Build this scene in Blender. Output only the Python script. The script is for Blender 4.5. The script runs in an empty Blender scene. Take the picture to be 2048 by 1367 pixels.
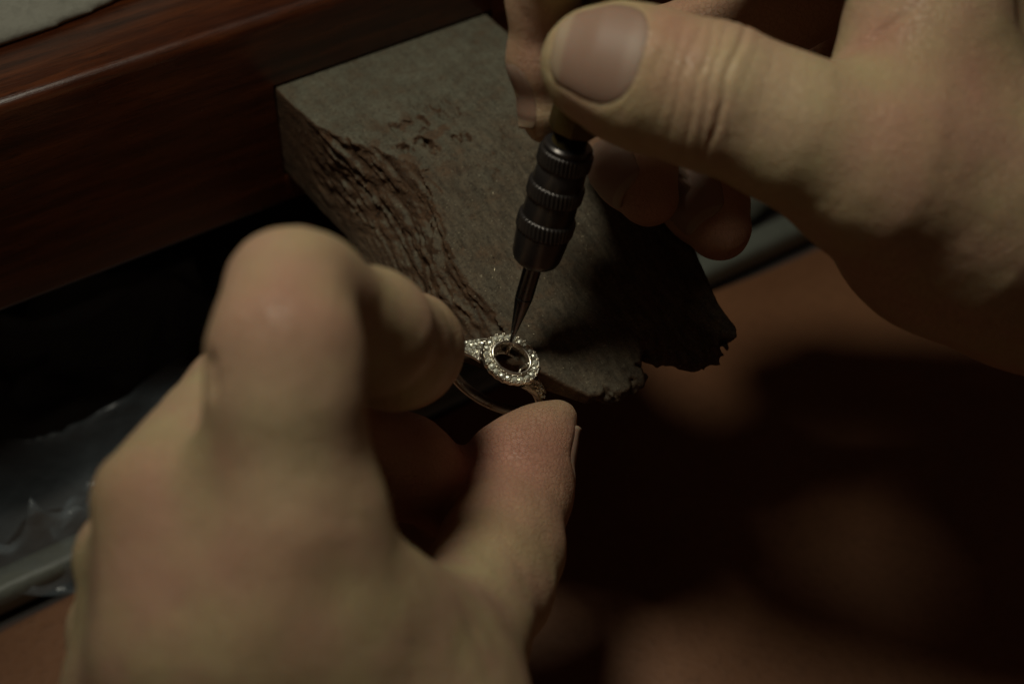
import bpy, math, random
import numpy as np
from mathutils import Vector, Matrix

S = 0.001                       # all builder numbers are millimetres
rnd = random.Random(7)
scene = bpy.context.scene
col = scene.collection

# ------------------------------------------------------------------ camera
FPX, DIST = 3080.0, 280.0       # focal length in 2048-wide pixels, focus distance in mm
PITCH, YAW = math.radians(44), math.radians(33)
RV = np.array([math.cos(YAW), -math.sin(YAW), 0.0])
FV = np.array([math.sin(YAW)*math.cos(PITCH), math.cos(YAW)*math.cos(PITCH), -math.sin(PITCH)])
UV = np.cross(RV, FV)
CAM = -FV*DIST
cam = bpy.data.cameras.new('camera')
cam.sensor_width = 36.0
cam.lens = 36.0*FPX/2048.0
cam.clip_start, cam.clip_end = 0.01, 20
cam.dof.use_dof = True
cam.dof.focus_distance = (DIST-1.0)*S
cam.dof.aperture_fstop = 11.0
cam_o = bpy.data.objects.new('camera', cam); col.objects.link(cam_o)
cam_o.matrix_world = Matrix(((RV[0], UV[0], -FV[0], CAM[0]*S), (RV[1], UV[1], -FV[1], CAM[1]*S),
                             (RV[2], UV[2], -FV[2], CAM[2]*S), (0, 0, 0, 1)))
scene.camera = cam_o

# ------------------------------------------------------------------ world, lamp, exposure
world = bpy.data.worlds.new('World'); scene.world = world; world.use_nodes = True
bg = world.node_tree.nodes['Background']
bg.inputs[0].default_value = (1.0, 0.62, 0.42, 1); bg.inputs[1].default_value = 0.025
lamp = bpy.data.lights.new('bench_lamp', 'SPOT')       # shaded bench lamp with a soft-edged cone
lamp.energy = 3.45; lamp.color = (1.0, 0.97, 0.80); lamp.shadow_soft_size = 50*S
lamp.spot_size = math.radians(50); lamp.spot_blend = 1.0
lamp_o = bpy.data.objects.new('bench_lamp', lamp); col.objects.link(lamp_o)
LPOS, LAIM = Vector((-72, 36, 428)), Vector((2, 8, 0))
lamp_o.location = LPOS*S
lamp_o.rotation_euler = (LAIM-LPOS).to_track_quat('-Z', 'Y').to_euler()
scene.view_settings.view_transform = 'Standard'; scene.view_settings.look = 'None'
scene.view_settings.exposure = 0.0; scene.view_settings.gamma = 1.0
scene.view_settings.use_curve_mapping = False
scene.cycles.max_bounces = 8
scene.cycles.caustics_reflective = False; scene.cycles.caustics_refractive = False

# ------------------------------------------------------------------ geometry helpers
def P(u, v, dep=0.0):
    D = DIST+dep
    return CAM + FV*D + RV*((u-1024)/FPX*D) + UV*((683.5-v)/FPX*D)
def cam_dir(r, u, t): return RV*r+UV*u-FV*t      # right, up, toward the viewer
def RAD(px, dep): return px*(DIST+dep)/FPX
def onz(u, v, z):
    r = FV+RV*(u-1024)/FPX+UV*(683.5-v)/FPX
    return CAM+r*((z-CAM[2])/r[2])
def ony(u, v, y):
    r = FV+RV*(u-1024)/FPX+UV*(683.5-v)/FPX
    return CAM+r*((y-CAM[1])/r[1])

def noise3(p, seed=0):
    p = np.asarray(p, np.float32)
    i = np.floor(p); f = p-i
    f = f*f*f*(f*(f*6-15)+10)
    i = i.astype(np.int32).astype(np.uint32)
    hx = [(i[:, 0]+np.uint32(d))*np.uint32(374761393) for d in (0, 1)]
    hy = [(i[:, 1]+np.uint32(d))*np.uint32(668265263) for d in (0, 1)]
    hz = [(i[:, 2]+np.uint32(d))*np.uint32(2246822519)+np.uint32((seed*1274126177) & 0xffffffff) for d in (0, 1)]
    def h(a, b, c):
        n = hx[a]+hy[b]+hz[c]
        n ^= n >> np.uint32(15); n *= np.uint32(2654435761); n ^= n >> np.uint32(13); n *= np.uint32(1274126177)
        return (n >> np.uint32(16)).astype(np.float32)
    fx, fy, fz = f[:, 0], f[:, 1], f[:, 2]
    def ex(b, c):
        a = h(0, b, c); return a+(h(1, b, c)-a)*fx
    def ey(c):
        a = ex(0, c); return a+(ex(1, c)-a)*fy
    a = ey(0)
    return (a+(ey(1)-a)*fz)*np.float32(1/32767.5)-np.float32(1)
def fbm(p, octs=4, seed=0, gain=0.5):
    p = np.asarray(p, np.float32); r = 0; a = 1.0
    for k in range(octs):
        r = r+a*noise3(p*(2.03**k)+17.3*k, seed+k); a *= gain
    return r
def sst(a, b, x):
    t = np.clip((x-a)/(b-a), 0, 1); return t*t*(3-2*t)

def smin(a, b, k):
    h = np.maximum(k-np.abs(a-b), 0)/k
    return np.minimum(a, b)-h*h*k*0.25
def smax(a, b, k): return -smin(-a, -b, k)
def cap(p, a, b, ra, rb):
    a = np.asarray(a, np.float32); ba = np.asarray(b, np.float32)-a
    pa = p-a
    h = np.clip(pa@ba/float(ba@ba), 0, 1)
    return np.sqrt(((pa-h[:, None]*ba)**2).sum(1))-(ra+h*(rb-ra))
def chain(p, js, k=3.0):
    d = None
    for (a, ra), (b, rb) in zip(js[:-1], js[1:]):
        c = cap(p, a, b, ra, rb)
        d = c if d is None else smin(d, c, k)
    return d
def J(u, v, dep, rpx): return (P(u, v, dep), RAD(rpx, dep))

def surface_nets(f, lo, hi, h, B=8, margin=0.3):
    lo = np.asarray(lo, float)
    nb = np.ceil((np.asarray(hi)-lo)/(h*B)).astype(int)
    n = nb*B
    bc = np.stack(np.meshgrid(*[np.arange(k) for k in nb], indexing='ij'), -1).reshape(-1, 3)
    cen = (lo+(bc+0.5)*B*h-0.5*h).astype(np.float32)
    dc = np.concatenate([f(cen[i:i+400000]) for i in range(0, len(cen), 400000)])
    V = np.repeat(np.repeat(np.repeat(dc.reshape(nb), B, 0), B, 1), B, 2).astype(np.float32)
    act = bc[np.abs(dc) < B*h*0.87*1.05+margin]
    off = np.stack(np.meshgrid(*[np.arange(B)]*3, indexing='ij'), -1).reshape(-1, 3)
    for i in range(0, len(act), 1500):
        idx = (act[i:i+1500, None, :]*B+off[None]).reshape(-1, 3)
        V[idx[:, 0], idx[:, 1], idx[:, 2]] = f((lo+idx*h).astype(np.float32))
    V[0] = V[-1] = 1; V[:, 0] = V[:, -1] = 1; V[:, :, 0] = V[:, :, -1] = 1
    sgn = V < 0
    c = np.zeros(tuple(n-1), np.int8)
    for dx in (0, 1):
        for dy in (0, 1):
            for dz in (0, 1):
                c += sgn[dx:n[0]-1+dx, dy:n[1]-1+dy, dz:n[2]-1+dz]
    ci = np.argwhere((c > 0) & (c < 8))
    vid = np.full(tuple(n-1), -1, np.int32); vid[ci[:, 0], ci[:, 1], ci[:, 2]] = np.arange(len(ci))
    acc = np.zeros((len(ci), 3)); cnt = np.zeros(len(ci))
    corners = [(a, b, e) for a in (0, 1) for b in (0, 1) for e in (0, 1)]
    for A in corners:
        for ax in range(3):
            if A[ax]: continue
            Bc = list(A); Bc[ax] = 1
            va = V[ci[:, 0]+A[0], ci[:, 1]+A[1], ci[:, 2]+A[2]]
            vb = V[ci[:, 0]+Bc[0], ci[:, 1]+Bc[1], ci[:, 2]+Bc[2]]
            m = (va < 0) != (vb < 0)
            t = np.where(m, va/np.where(m, va-vb, 1), 0)
            pt = np.tile(np.array(A, float), (len(ci), 1)); pt[:, ax] += t
            acc[m] += pt[m]; cnt[m] += 1
    verts = lo+(ci+acc/cnt[:, None])*h
    quads = []
    for ax in range(3):
        o1, o2 = (ax+1) % 3, (ax+2) % 3
        sl0 = [slice(1, n[k]-1) for k in range(3)]; sl1 = list(sl0)
        sl0[ax] = slice(0, n[ax]-1); sl1[ax] = slice(1, n[ax])
        a, b = sgn[tuple(sl0)], sgn[tuple(sl1)]
        e = np.argwhere(a != b)
        s = a[e[:, 0], e[:, 1], e[:, 2]]
        g = e+1; g[:, ax] -= 1
        def at(d1, d2):
            q = g.copy(); q[:, o1] -= d1; q[:, o2] -= d2
            return vid[q[:, 0], q[:, 1], q[:, 2]]
        q = np.stack([at(1, 1), at(0, 1), at(0, 0), at(1, 0)], 1)
        q[~s] = q[~s][:, ::-1]
        quads.append(q)
    q = np.concatenate(quads)
    return verts, q[(q >= 0).all(1)]

def vnormals(v, q):
    fn = np.cross(v[q[:, 2]]-v[q[:, 0]], v[q[:, 3]]-v[q[:, 1]])
    n = np.zeros_like(v)
    for k in range(4): np.add.at(n, q[:, k], fn)
    return n/np.maximum(np.linalg.norm(n, axis=1, keepdims=True), 1e-9)
def relax(v, q, it, w=0.5):
    for _ in range(it):
        acc = np.zeros_like(v); cnt = np.zeros(len(v))
        for k in range(4):
            a, b = q[:, k], q[:, (k+1) % 4]
            np.add.at(acc, a, v[b]); np.add.at(cnt, a, 1)
            np.add.at(acc, b, v[a]); np.add.at(cnt, b, 1)
        v = v+(acc/np.maximum(cnt, 1)[:, None]-v)*w
    return v

def mesh_np(name, v, q):
    me = bpy.data.meshes.new(name)
    q = np.asarray(q, np.int32)
    me.vertices.add(len(v)); me.vertices.foreach_set('co', np.asarray(v, np.float32).ravel())
    k = q.shape[1]
    me.loops.add(q.size); me.loops.foreach_set('vertex_index', q.ravel())
    me.polygons.add(len(q))
    me.polygons.foreach_set('loop_start', np.arange(0, q.size, k, dtype=np.int32))
    me.polygons.foreach_set('use_smooth', np.ones(len(q), bool))
    me.update(calc_edges=True); me.validate()
    return me
def vattr(me, name, vals):
    a = me.attributes.new(name, 'FLOAT', 'POINT'); a.data.foreach_set('value', np.asarray(vals, np.float32))

def put(name, me, mat, parent=None, origin=(0, 0, 0)):
    o = bpy.data.objects.new(name, me); col.objects.link(o)
    if mat is not None and len(me.materials) == 0: me.materials.append(mat)
    if parent is not None: o.parent = parent
    else: o.location = Vector(origin)*S
    return o
def empty(name, origin, mw=None):
    o = bpy.data.objects.new(name, None); col.objects.link(o); o.empty_display_size = 0.01
    if mw is not None: o.matrix_world = mw
    else: o.location = Vector(origin)*S
    return o
def tag(o, label, cat, group=None):
    o['label'] = label; o['category'] = cat
    if group: o['group'] = group
    return o

def pymesh(name, v, f, smooth=True):
    me = bpy.data.meshes.new(name)
    me.from_pydata([tuple(float(c)*S for c in p) for p in v], [], f)
    me.polygons.foreach_set('use_smooth', [smooth]*len(me.polygons)); me.update()
    return me
def lathe(prof, n=48, rfun=None, close=True):
    v, f = [], []
    m = len(prof)
    for i, (r, z) in enumerate(prof):
        for k in range(n):
            a = 2*math.pi*k/n
            rr = r if rfun is None else rfun(r, z, a)
            v.append((rr*math.cos(a), rr*math.sin(a), z))
    for i in range(m-1):
        for k in range(n):
            k2 = (k+1) % n
            f.append((i*n+k, i*n+k2, (i+1)*n+k2, (i+1)*n+k))
    if close:
        f.append(tuple(range(n))[::-1]); f.append(tuple((m-1)*n+k for k in range(n)))
    return v, f
def tube(pts, rad, n=10, closed=False):
    pts = [Vector(p) for p in pts]; v, f = [], []
    m = len(pts)
    prev = None
    for i, p in enumerate(pts):
        t = (pts[(i+1) % m]-pts[i-1]) if closed else (pts[min(i+1, m-1)]-pts[max(i-1, 0)])
        t.normalize()
        if prev is None: prev = t.orthogonal().normalized()
        nrm = (prev-t*prev.dot(t)).normalized(); prev = nrm
        bn = t.cross(nrm)
        r = rad(i/(m-1)) if callable(rad) else rad
        for k in range(n):
            a = 2*math.pi*k/n
            v.append(p+nrm*(math.cos(a)*r)+bn*(math.sin(a)*r))
    for i in range(m if closed else m-1):
        j = (i+1) % m
        for k in range(n):
            f.append((i*n+k, i*n+(k+1) % n, j*n+(k+1) % n, j*n+k))
    if not closed:
        f.append(tuple(range(n))[::-1]); f.append(tuple((m-1)*n+k for k in range(n)))
    return v, f

# ------------------------------------------------------------------ material helpers
class NT:
    def __init__(s, name):
        s.m = bpy.data.materials.new(name); s.m.use_nodes = True
        s.t = s.m.node_tree; s.b = s.t.nodes['Principled BSDF']
        s.tc = s.t.nodes.new('ShaderNodeTexCoord')
    def n(s, typ, **kw):
        nd = s.t.nodes.new('ShaderNode'+typ)
        for k, v in kw.items():
            if k.startswith('i_'): nd.inputs[k[2:].replace('_', ' ')].default_value = v
            else: setattr(nd, k, v)
        return nd
    def l(s, a, b): s.t.links.new(a, b)
    def coord(s, scale=(1, 1, 1), rot=(0, 0, 0)):
        mp = s.n('Mapping'); mp.inputs['Scale'].default_value = scale; mp.inputs['Rotation'].default_value = rot
        s.l(s.tc.outputs['Object'], mp.inputs['Vector']); return mp.outputs[0]
    def noise(s, scale, detail=4, rough=0.5, vec=None, dist=0.0):
        nd = s.n('TexNoise'); nd.inputs['Scale'].default_value = scale; nd.inputs['Detail'].default_value = detail
        nd.inputs['Roughness'].default_value = rough; nd.inputs['Distortion'].default_value = dist
        s.l(vec if vec is not None else s.tc.outputs['Object'], nd.inputs['Vector']); return nd.outputs['Fac']
    def ramp(s, fac, stops):
        nd = s.n('ValToRGB'); cr = nd.color_ramp
        while len(cr.elements) < len(stops): cr.elements.new(0.5)
        for e, (p, c) in zip(cr.elements, stops):
            e.position = p; e.color = (c[0], c[1], c[2], 1) if not isinstance(c, (int, float)) else (c, c, c, 1)
        s.l(fac, nd.inputs[0]); return nd.outputs[0]
    def mix(s, fac, a, b, mode='MIX'):
        nd = s.n('MixRGB', blend_type=mode)
        for inp, val in ((nd.inputs[0], fac), (nd.inputs[1], a), (nd.inputs[2], b)):
            if isinstance(val, (int, float)): inp.default_value = val
            elif isinstance(val, tuple): inp.default_value = (*val, 1)
            else: s.l(val, inp)
        return nd.outputs[0]
    def math(s, op, a, b=0.0):
        nd = s.n('Math', operation=op)
        for inp, val in zip(nd.inputs, (a, b)):
            if isinstance(val, (int, float)): inp.default_value = val
            else: s.l(val, inp)
        return nd.outputs[0]
    def attr(s, name):
        nd = s.n('Attribute'); nd.attribute_name = name; return nd.outputs['Fac']
    def bump(s, h, dist, strength=1.0, prev=None):
        nd = s.n('Bump'); nd.inputs['Strength'].default_value = strength; nd.inputs['Distance'].default_value = dist
        s.l(h, nd.inputs['Height'])
        if prev is not None: s.l(prev, nd.inputs['Normal'])
        return nd.outputs[0]
    def base(s, c):
        if isinstance(c, tuple): s.b.inputs['Base Color'].default_value = (*c, 1)
        else: s.l(c, s.b.inputs['Base Color'])
    def rough(s, r):
        if isinstance(r, (int, float)): s.b.inputs['Roughness'].default_value = r
        else: s.l(r, s.b.inputs['Roughness'])
    def norm(s, n): s.l(n, s.b.inputs['Normal'])
    def set(s, **kw):
        for k, v in kw.items(): s.b.inputs[k.replace('_', ' ')].default_value = v

def mat_skin():
    m = NT('skin')
    big = m.noise(70, 3, 0.55); fine = m.noise(420, 3, 0.6)
    c = m.mix(m.ramp(big, [(0.38, 0), (0.62, 1)]), (0.495, 0.385, 0.212), (0.50, 0.32, 0.21))
    c = m.mix(m.math('MULTIPLY', m.ramp(fine, [(0.45, 0), (0.75, 1)]), 0.25), c, (0.42, 0.25, 0.15))
    c = m.mix(m.attr('red'), c, (0.47, 0.20, 0.15))
    c = m.mix(m.attr('pale'), c, (0.56, 0.44, 0.26))
    m.base(c)
    m.set(Subsurface_Weight=0.35, Subsurface_Scale=0.0022, Specular_IOR_Level=0.35)
    m.b.inputs['Subsurface Radius'].default_value = (1.0, 0.4, 0.2)
    m.rough(m.ramp(fine, [(0.3, 0.42), (0.8, 0.62)]))
    v = m.n('TexVoronoi', feature='DISTANCE_TO_EDGE'); v.inputs['Scale'].default_value = 900
    wv = m.mix(0.0012, m.tc.outputs['Object'], m.n('TexNoise', i_Scale=300.0).outputs['Color'], 'ADD')
    m.l(wv, v.inputs['Vector'])
    b1 = m.bump(m.ramp(v.outputs['Distance'], [(0.0, 0), (0.12, 1)]), 0.00014, 0.7)
    b2 = m.bump(m.noise(260, 4, 0.6), 0.00030, 0.6, b1)
    # friction ridges of the finger pads
    w = m.n('TexWave', wave_type='RINGS', rings_direction='SPHERICAL'); w.inputs['Scale'].default_value = 1.0
    w.inputs['Distortion'].default_value = 5.0; w.inputs['Detail'].default_value = 2.0; w.inputs['Detail Scale'].default_value = 0.25
    mp = m.n('Mapping'); mp.inputs['Scale'].default_value = (760, 760, 760)
    m.l(m.tc.outputs['Object'], mp.inputs['Vector']); m.l(mp.outputs[0], w.inputs['Vector'])
    b3 = m.bump(m.math('MULTIPLY', w.outputs['Fac'], m.attr('pad')), 0.00013, 0.6, b2)
    m.norm(b3)
    return m.m
def mat_nail():
    m = NT('nail')
    c = m.mix(m.attr('free'), (0.30, 0.19, 0.135), (0.38, 0.285, 0.19))
    c = m.mix(m.attr('moon'), c, (0.42, 0.31, 0.24))
    c = m.mix(m.math('MULTIPLY', m.noise(160, 2), 0.3), c, (0.33, 0.185, 0.145))
    m.base(c); m.rough(0.58)
    m.set(Subsurface_Weight=0.3, Subsurface_Scale=0.0012, Specular_IOR_Level=0.5)
    m.norm(m.bump(m.noise(300, 2), 0.00008, 0.4))
    return m.m
def mat_pin():
    m = NT('worn_pin_wood')
    grain = m.noise(1.0, 6, 0.62, m.coord((900, 70, 700)))
    blot = m.noise(170, 5, 0.6); fine = m.noise(1500, 4, 0.7)
    brown = m.mix(m.ramp(grain, [(0.3, 0), (0.7, 1)]), (0.060, 0.038, 0.023), (0.125, 0.085, 0.052))
    brown = m.mix(m.ramp(blot, [(0.56, 0), (0.72, 0.7)]), brown, (0.17, 0.085, 0.042))
    dust = m.mix(m.ramp(blot, [(0.3, 0), (0.7, 1)]), (0.165, 0.160, 0.118), (0.105, 0.098, 0.070))
    dm = m.math('MULTIPLY', m.attr('dust'), m.ramp(m.noise(420, 5, 0.65), [(0.28, 0.35), (0.6, 1.0)]))
    c = m.mix(dm, brown, dust)
    c = m.mix(m.attr('bruise_shade'), c, (0.10, 0.048, 0.023))  # reddish-brown of the bruises, also painted shade on the scooped side
    c = m.mix(m.ramp(fine, [(0.50, 0), (0.68, 0.8)]), c, (0.045, 0.034, 0.024))
    c = m.mix(m.ramp(m.noise(2300, 2, 0.6), [(0.66, 0), (0.74, 0.8)]), c, (0.30, 0.27, 0.19))
    c = m.mix(m.math('SUBTRACT', 1.0, m.math('MULTIPLY', m.attr('dust'), 0.75)), c, m.mix(1.0, c, m.ramp(grain, [(0.32, 0.68), (0.55, 1.0), (0.7, 1.15)]), 'MULTIPLY'))
    m.base(c); m.rough(0.75); m.set(Specular_IOR_Level=0.25)
    b = m.bump(grain, 0.00025, 0.5)
    scr = m.noise(1.0, 5, 0.65, m.coord((260, 1400, 400), (0, 0, math.radians(28))))
    b = m.bump(scr, 0.0003, 0.45, b)
    b = m.bump(fine, 0.0004, 0.8, b)
    m.norm(b); return m.m
def mat_mahogany():
    m = NT('varnished_mahogany')
    g = m.noise(1.0, 6, 0.6, m.coord((35, 420, 420)))
    pores = m.noise(1.0, 3, 0.7, m.coord((140, 2200, 2200)))
    c = m.ramp(g, [(0.28, (0.024, 0.005, 0.002)), (0.5, (0.060, 0.014, 0.004)), (0.72, (0.115, 0.030, 0.008))])
    c = m.mix(m.ramp(pores, [(0.54, 0), (0.66, 0.8)]), c, (0.018, 0.006, 0.003))
    m.base(c); m.rough(m.ramp(m.noise(60, 4), [(0.3, 0.22), (0.7, 0.40)])); m.set(Coat_Weight=0.5, Coat_Roughness=0.18)
    m.norm(m.bump(pores, 0.00012, 0.6)); return m.m
def mat_leather(name, a, b, rough=0.6):
    m = NT(name)
    n1 = m.noise(22, 5, 0.6); n2 = m.noise(500, 3)
    c = m.mix(m.ramp(n1, [(0.3, 0), (0.7, 1)]), a, b)
    c = m.mix(m.ramp(n2, [(0.5, 0), (0.8, 0.4)]), c, tuple(x*0.6 for x in a))
    m.base(c); m.rough(rough); m.norm(m.bump(n2, 0.0003, 0.5)); return m.m
def mat_metal(name, c, rough, var=0.0, metallic=1.0):
    m = NT(name); n = m.noise(700, 4, 0.6)
    m.base(m.mix(m.math('MULTIPLY', n, 0.5), c, tuple(x*0.6 for x in c)))
    m.set(Metallic=metallic)
    m.rough(m.ramp(n, [(0.3, rough), (0.7, rough+var)])); m.norm(m.bump(n, 0.00005, 0.4)); return m.m
def mat_stone():
    m = NT('diamond'); m.base((0.95, 0.95, 0.80)); m.rough(0.26)
    m.set(Metallic=0.5, IOR=2.3, Specular_IOR_Level=0.9); return m.m
def mat_plastic():
    m = NT('clear_plastic'); m.base((0.50, 0.58, 0.64)); m.rough(0.16)
    m.set(Specular_IOR_Level=0.9, Alpha=0.08); m.norm(m.bump(m.noise(150, 4), 0.002, 0.5)); return m.m
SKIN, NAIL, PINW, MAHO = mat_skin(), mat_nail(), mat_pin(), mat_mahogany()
LEATHER = mat_leather('brown_leather', (0.155, 0.062, 0.025), (0.22, 0.097, 0.042))
PALE = mat_leather('pale_suede', (0.30, 0.30, 0.25), (0.40, 0.40, 0.34), 0.85)
WGOLD = mat_metal('white_gold', (0.86, 0.80, 0.68), 0.24, 0.14)
STEEL = mat_metal('tool_steel', (0.14, 0.14, 0.145), 0.25, 0.14)
BLACK = mat_metal('blackened_steel', (0.075, 0.066, 0.062), 0.26, 0.12, 0.7)
BRASS = mat_metal('tarnished_brass', (0.17, 0.125, 0.05), 0.45, 0.2)
GREYM = mat_leather('grey_paint', (0.105, 0.115, 0.095), (0.15, 0.155, 0.13), 0.5)
DARK = mat_leather('dark_board', (0.022, 0.018, 0.016), (0.035, 0.028, 0.024), 0.7)
STONE, PLASTIC = mat_stone(), mat_plastic()

# ------------------------------------------------------------------ setting: bench, floor of the well
YB, ZTOP, ZBOT = 77.7, 29.8, -17.3
def board_geo(x0, x1, y0, y1, z0, z1, rt=2.5, rb=2.5, seg=6):
    # board along x with rounded long edges; profile in (y, z)
    pr = []
    for sy, sz, a0, r in ((0, 1, 90, rt), (0, 0, 180, rb), (1, 0, 270, rb), (1, 1, 0, rt)):
        cy = y1-r if sy else y0+r; cz = z1-r if sz else z0+r
        for k in range(seg+1):
            a = math.radians(a0+90*k/seg); pr.append((cy+r*math.cos(a), cz+r*math.sin(a)))
    n = len(pr); v, f = [], []; m = 40
    for i in range(m+1):
        x = x0+(x1-x0)*i/m
        for (y, z) in pr: v.append((x, y, z))
    for i in range(m):
        for k in range(n): f.append((i*n+k, (i+1)*n+k, (i+1)*n+(k+1) % n, i*n+(k+1) % n))
    f.append(tuple(range(n))); f.append(tuple(m*n+k for k in range(n))[::-1])
    return v, f
def board(name, x0, x1, y0, y1, z0, z1, mat, parent, r=2.5):
    v, f = board_geo(x0, x1, y0, y1, z0, z1, r, r); return put(name, pymesh(name, v, f), mat, parent)

bench = empty('workbench', (0, 0, 0))
tag(bench, 'dark varnished mahogany workbench with rounded front edge behind the wooden bench pin', 'workbench')
# front rail, one piece, cut round the mortise that takes the bench pin
PX0, PX1, PZ0, PZ1 = -7.7, 45.3, -9.5, 13.6
rv, rf = [], []
for geo in (board_geo(-400, PX0, YB, YB+24, ZBOT, ZTOP, 2.6, 2.0), board_geo(PX1, 400, YB, YB+24, ZBOT, ZTOP, 2.6, 2.0),
            board_geo(PX0, PX1, YB, YB+24, PZ1, ZTOP, 2.6, 0.2), board_geo(PX0, PX1, YB, YB+24, ZBOT, PZ0, 0.2, 2.0)):
    o0 = len(rv); rv += geo[0]; rf += [tuple(o0+i for i in fc) for fc in geo[1]]
put('front_rail', pymesh('front_rail', rv, rf), MAHO, bench).data.set_sharp_from_angle(angle=math.radians(40))
board('bench_top', -400, 400, YB+24.2, YB+300, ZTOP-22, ZTOP-0.4, MAHO, bench, 1.5)
board('back_panel', -400, 400, YB+300, YB+312, -160, ZTOP-23, DARK, bench, 1.0)

ZL = -78.0
def sheet(name, x0, x1, y0, y1, zf, mat, n=120):
    xs = np.linspace(x0, x1, n); ys = np.linspace(y0, y1, n)
    X, Y = np.meshgrid(xs, ys, indexing='ij'); Z = zf(X, Y)
    v = np.stack([X, Y, Z], -1).reshape(-1, 3)*S
    i = np.arange(n*n).reshape(n, n)
    q = np.stack([i[:-1, :-1], i[1:, :-1], i[1:, 1:], i[:-1, 1:]], -1).reshape(-1, 4)
    return put(name, mesh_np(name, v, q), mat)
o = sheet('leather_bench_skin', -500, 500, -420, 56, lambda X, Y: ZL-2+2.2*np.sin(X*0.021+Y*0.012)+1.3*np.sin(X*0.05-Y*0.03)-0.0002*np.minimum(Y-20, 0)**2, LEATHER)
o['kind'] = 'structure'
o = sheet('shelf_floor', -500, 500, 57, 380, lambda X, Y: ZL-4+0*X, DARK, 8); o['kind'] = 'structure'
tray = empty('shelf_rail', (0, 58, ZL))
tag(tray, 'grey painted rail along the edge of the shelf below the bench', 'rail')
def rail(name, parent, y0, y1, z0, z1, mat):
    b = board(name, -500, 500, y0, y1, z0, z1, mat, parent, 2.5); b.location = -Vector((0, 58, ZL))*S; return b
rail('rail_lip', tray, 58, 66, ZL-3, ZL+5, GREYM)
rail('rail_base', tray, 66.5, 84, ZL-3, ZL+0.5, DARK)

# ------------------------------------------------------------------ bench pin
HC = P(1022, 717, -2.5)
nR = cam_dir(0.29, 0.38, 0.88); nR /= np.linalg.norm(nR)
e1 = cam_dir(0.86, -0.51, -0.06); e1 -= nR*(e1@nR); e1 /= np.linalg.norm(e1)
e3 = np.cross(nR, e1)
ZT = 13.0; YBRK = 38.5
FR = [onz(u, v, -4.0) for u, v in ((1478, 622), (1470, 655), (1448, 660), (1442, 690), (1405, 706), (1335, 703), (1300, 690), (1282, 688), (1288, 745), (1262, 752), (1238, 770), (1200, 776), (1110, 780), (1060, 776), (1020, 740))]
FRx = np.array([p[0] for p in FR])[::-1]; FRy = np.array([p[1] for p in FR])[::-1]
od = np.argsort(FRx); FRx, FRy = FRx[od], FRy[od]
def pin_top(x, y):
    sl = (ZT+4.2)/(YBRK+11.5)
    t = YBRK-y
    z = ZT-sl*np.where(t > 4, t, np.where(t < -4, 0, (t+4)**2/16.0))
    return z-0.5*np.exp(-((x-8)/9)**2-((y-28)/13)**2)*2.0
def pin_sdf(p):
    x, y, z = p[:, 0], p[:, 1], p[:, 2]
    zt = pin_top(x, y)
    n1 = fbm(p*np.array([0.16, 0.13, 0.16]), 4, 3); n2 = fbm(p*np.array([0.9, 0.55, 0.9]), 3, 9)
    worn = sst(70, 52, y)
    pits = np.minimum(fbm(p*np.array([0.42, 0.28, 0.42]), 3, 21)+0.28, 0)*worn*np.exp(-((y-45)/13)**2)*np.exp(-((x-9)/15)**2)
    top = (z-zt)*0.94+worn*(0.30*n1+0.13*n2)-2.0*pits
    # left side, scooped by filing
    s = 11.5*np.exp(-((y-36)/17.0)**2)+6.5*sst(24, 6, y)+0.02*np.maximum(70-y, 0)
    hh = np.clip((z+9.0)/(zt+9.0+0.01), 0, 1.2)
    xl = -7.2+s*hh**1.25
    gp = np.stack([x*0.12+z*0.16, (y*0.06+x*0.04), z*0.62-y*0.22+x*0.2], 1)
    ridg = 1-np.abs(fbm(gp, 3, 31, 0.42))
    ridg = ridg*(0.55+0.6*sst(-0.5, 0.5, fbm(p*np.array([0.2, 0.11, 0.2]), 2, 35)))+0.30*noise3(np.stack([x*0.3, y*0.34+z*0.25, z*0.5-y*0.12], 1), 37)
    amp = sst(70, 55, y)*sst(-9, 1, z)
    left = (xl-x)*0.85-amp*(1.05*(ridg-0.66)+0.34*n2)+0.15*n1
    right = (x-(44.6-3.5*sst(8, -12, y)+0.35*n1))
    yf = np.interp(x+1.1*noise3(p*0.55, 41), FRx, FRy)
    front = (yf-y)*0.8+0.9*fbm(p*0.35, 3, 51)+0.25*n2
    bot = (-9.0-z)
    d = smax(top, left, 0.5); d = smax(d, right, 1.5); d = smax(d, front, 1.0); d = smax(d, bot, 1.0)
    d = smax(d, 0.8-((p-HC.astype(np.float32))@e3.astype(np.float32)), 0.8)     # worn away where rings are held
    d = np.maximum(d, y-97.0)
    return d
v, q = surface_nets(pin_sdf, (-10, -24, -12), (48, 99, 17), 0.34, 8, 1.0)
pin_o = np.array([19.0, 78.0, -9.0])
nz = vnormals(v, q)
me = mesh_np('bench_pin', (v-pin_o)*S, q)
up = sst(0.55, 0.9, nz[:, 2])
back = sst(25, 62, v[:, 1]+6*fbm(v*0.12, 3, 61))
vattr(me, 'dust', up*(0.42+0.52*back))
vattr(me, 'bruise_shade', np.clip(np.exp(-((v[:, 0]-8)/11)**2-((v[:, 1]-47)/10)**2)*0.9*sst(0.1, 0.6, fbm(v*0.3, 4, 77))+0.62*(1-up)*sst(-9, 0, v[:, 2]), 0, 0.65))  # reddish bruises on top, plus shade painted into the steep side faces
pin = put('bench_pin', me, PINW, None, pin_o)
tag(pin, 'worn wedge-shaped wooden bench pin with ragged front edge under the ring', 'bench pin')
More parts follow.
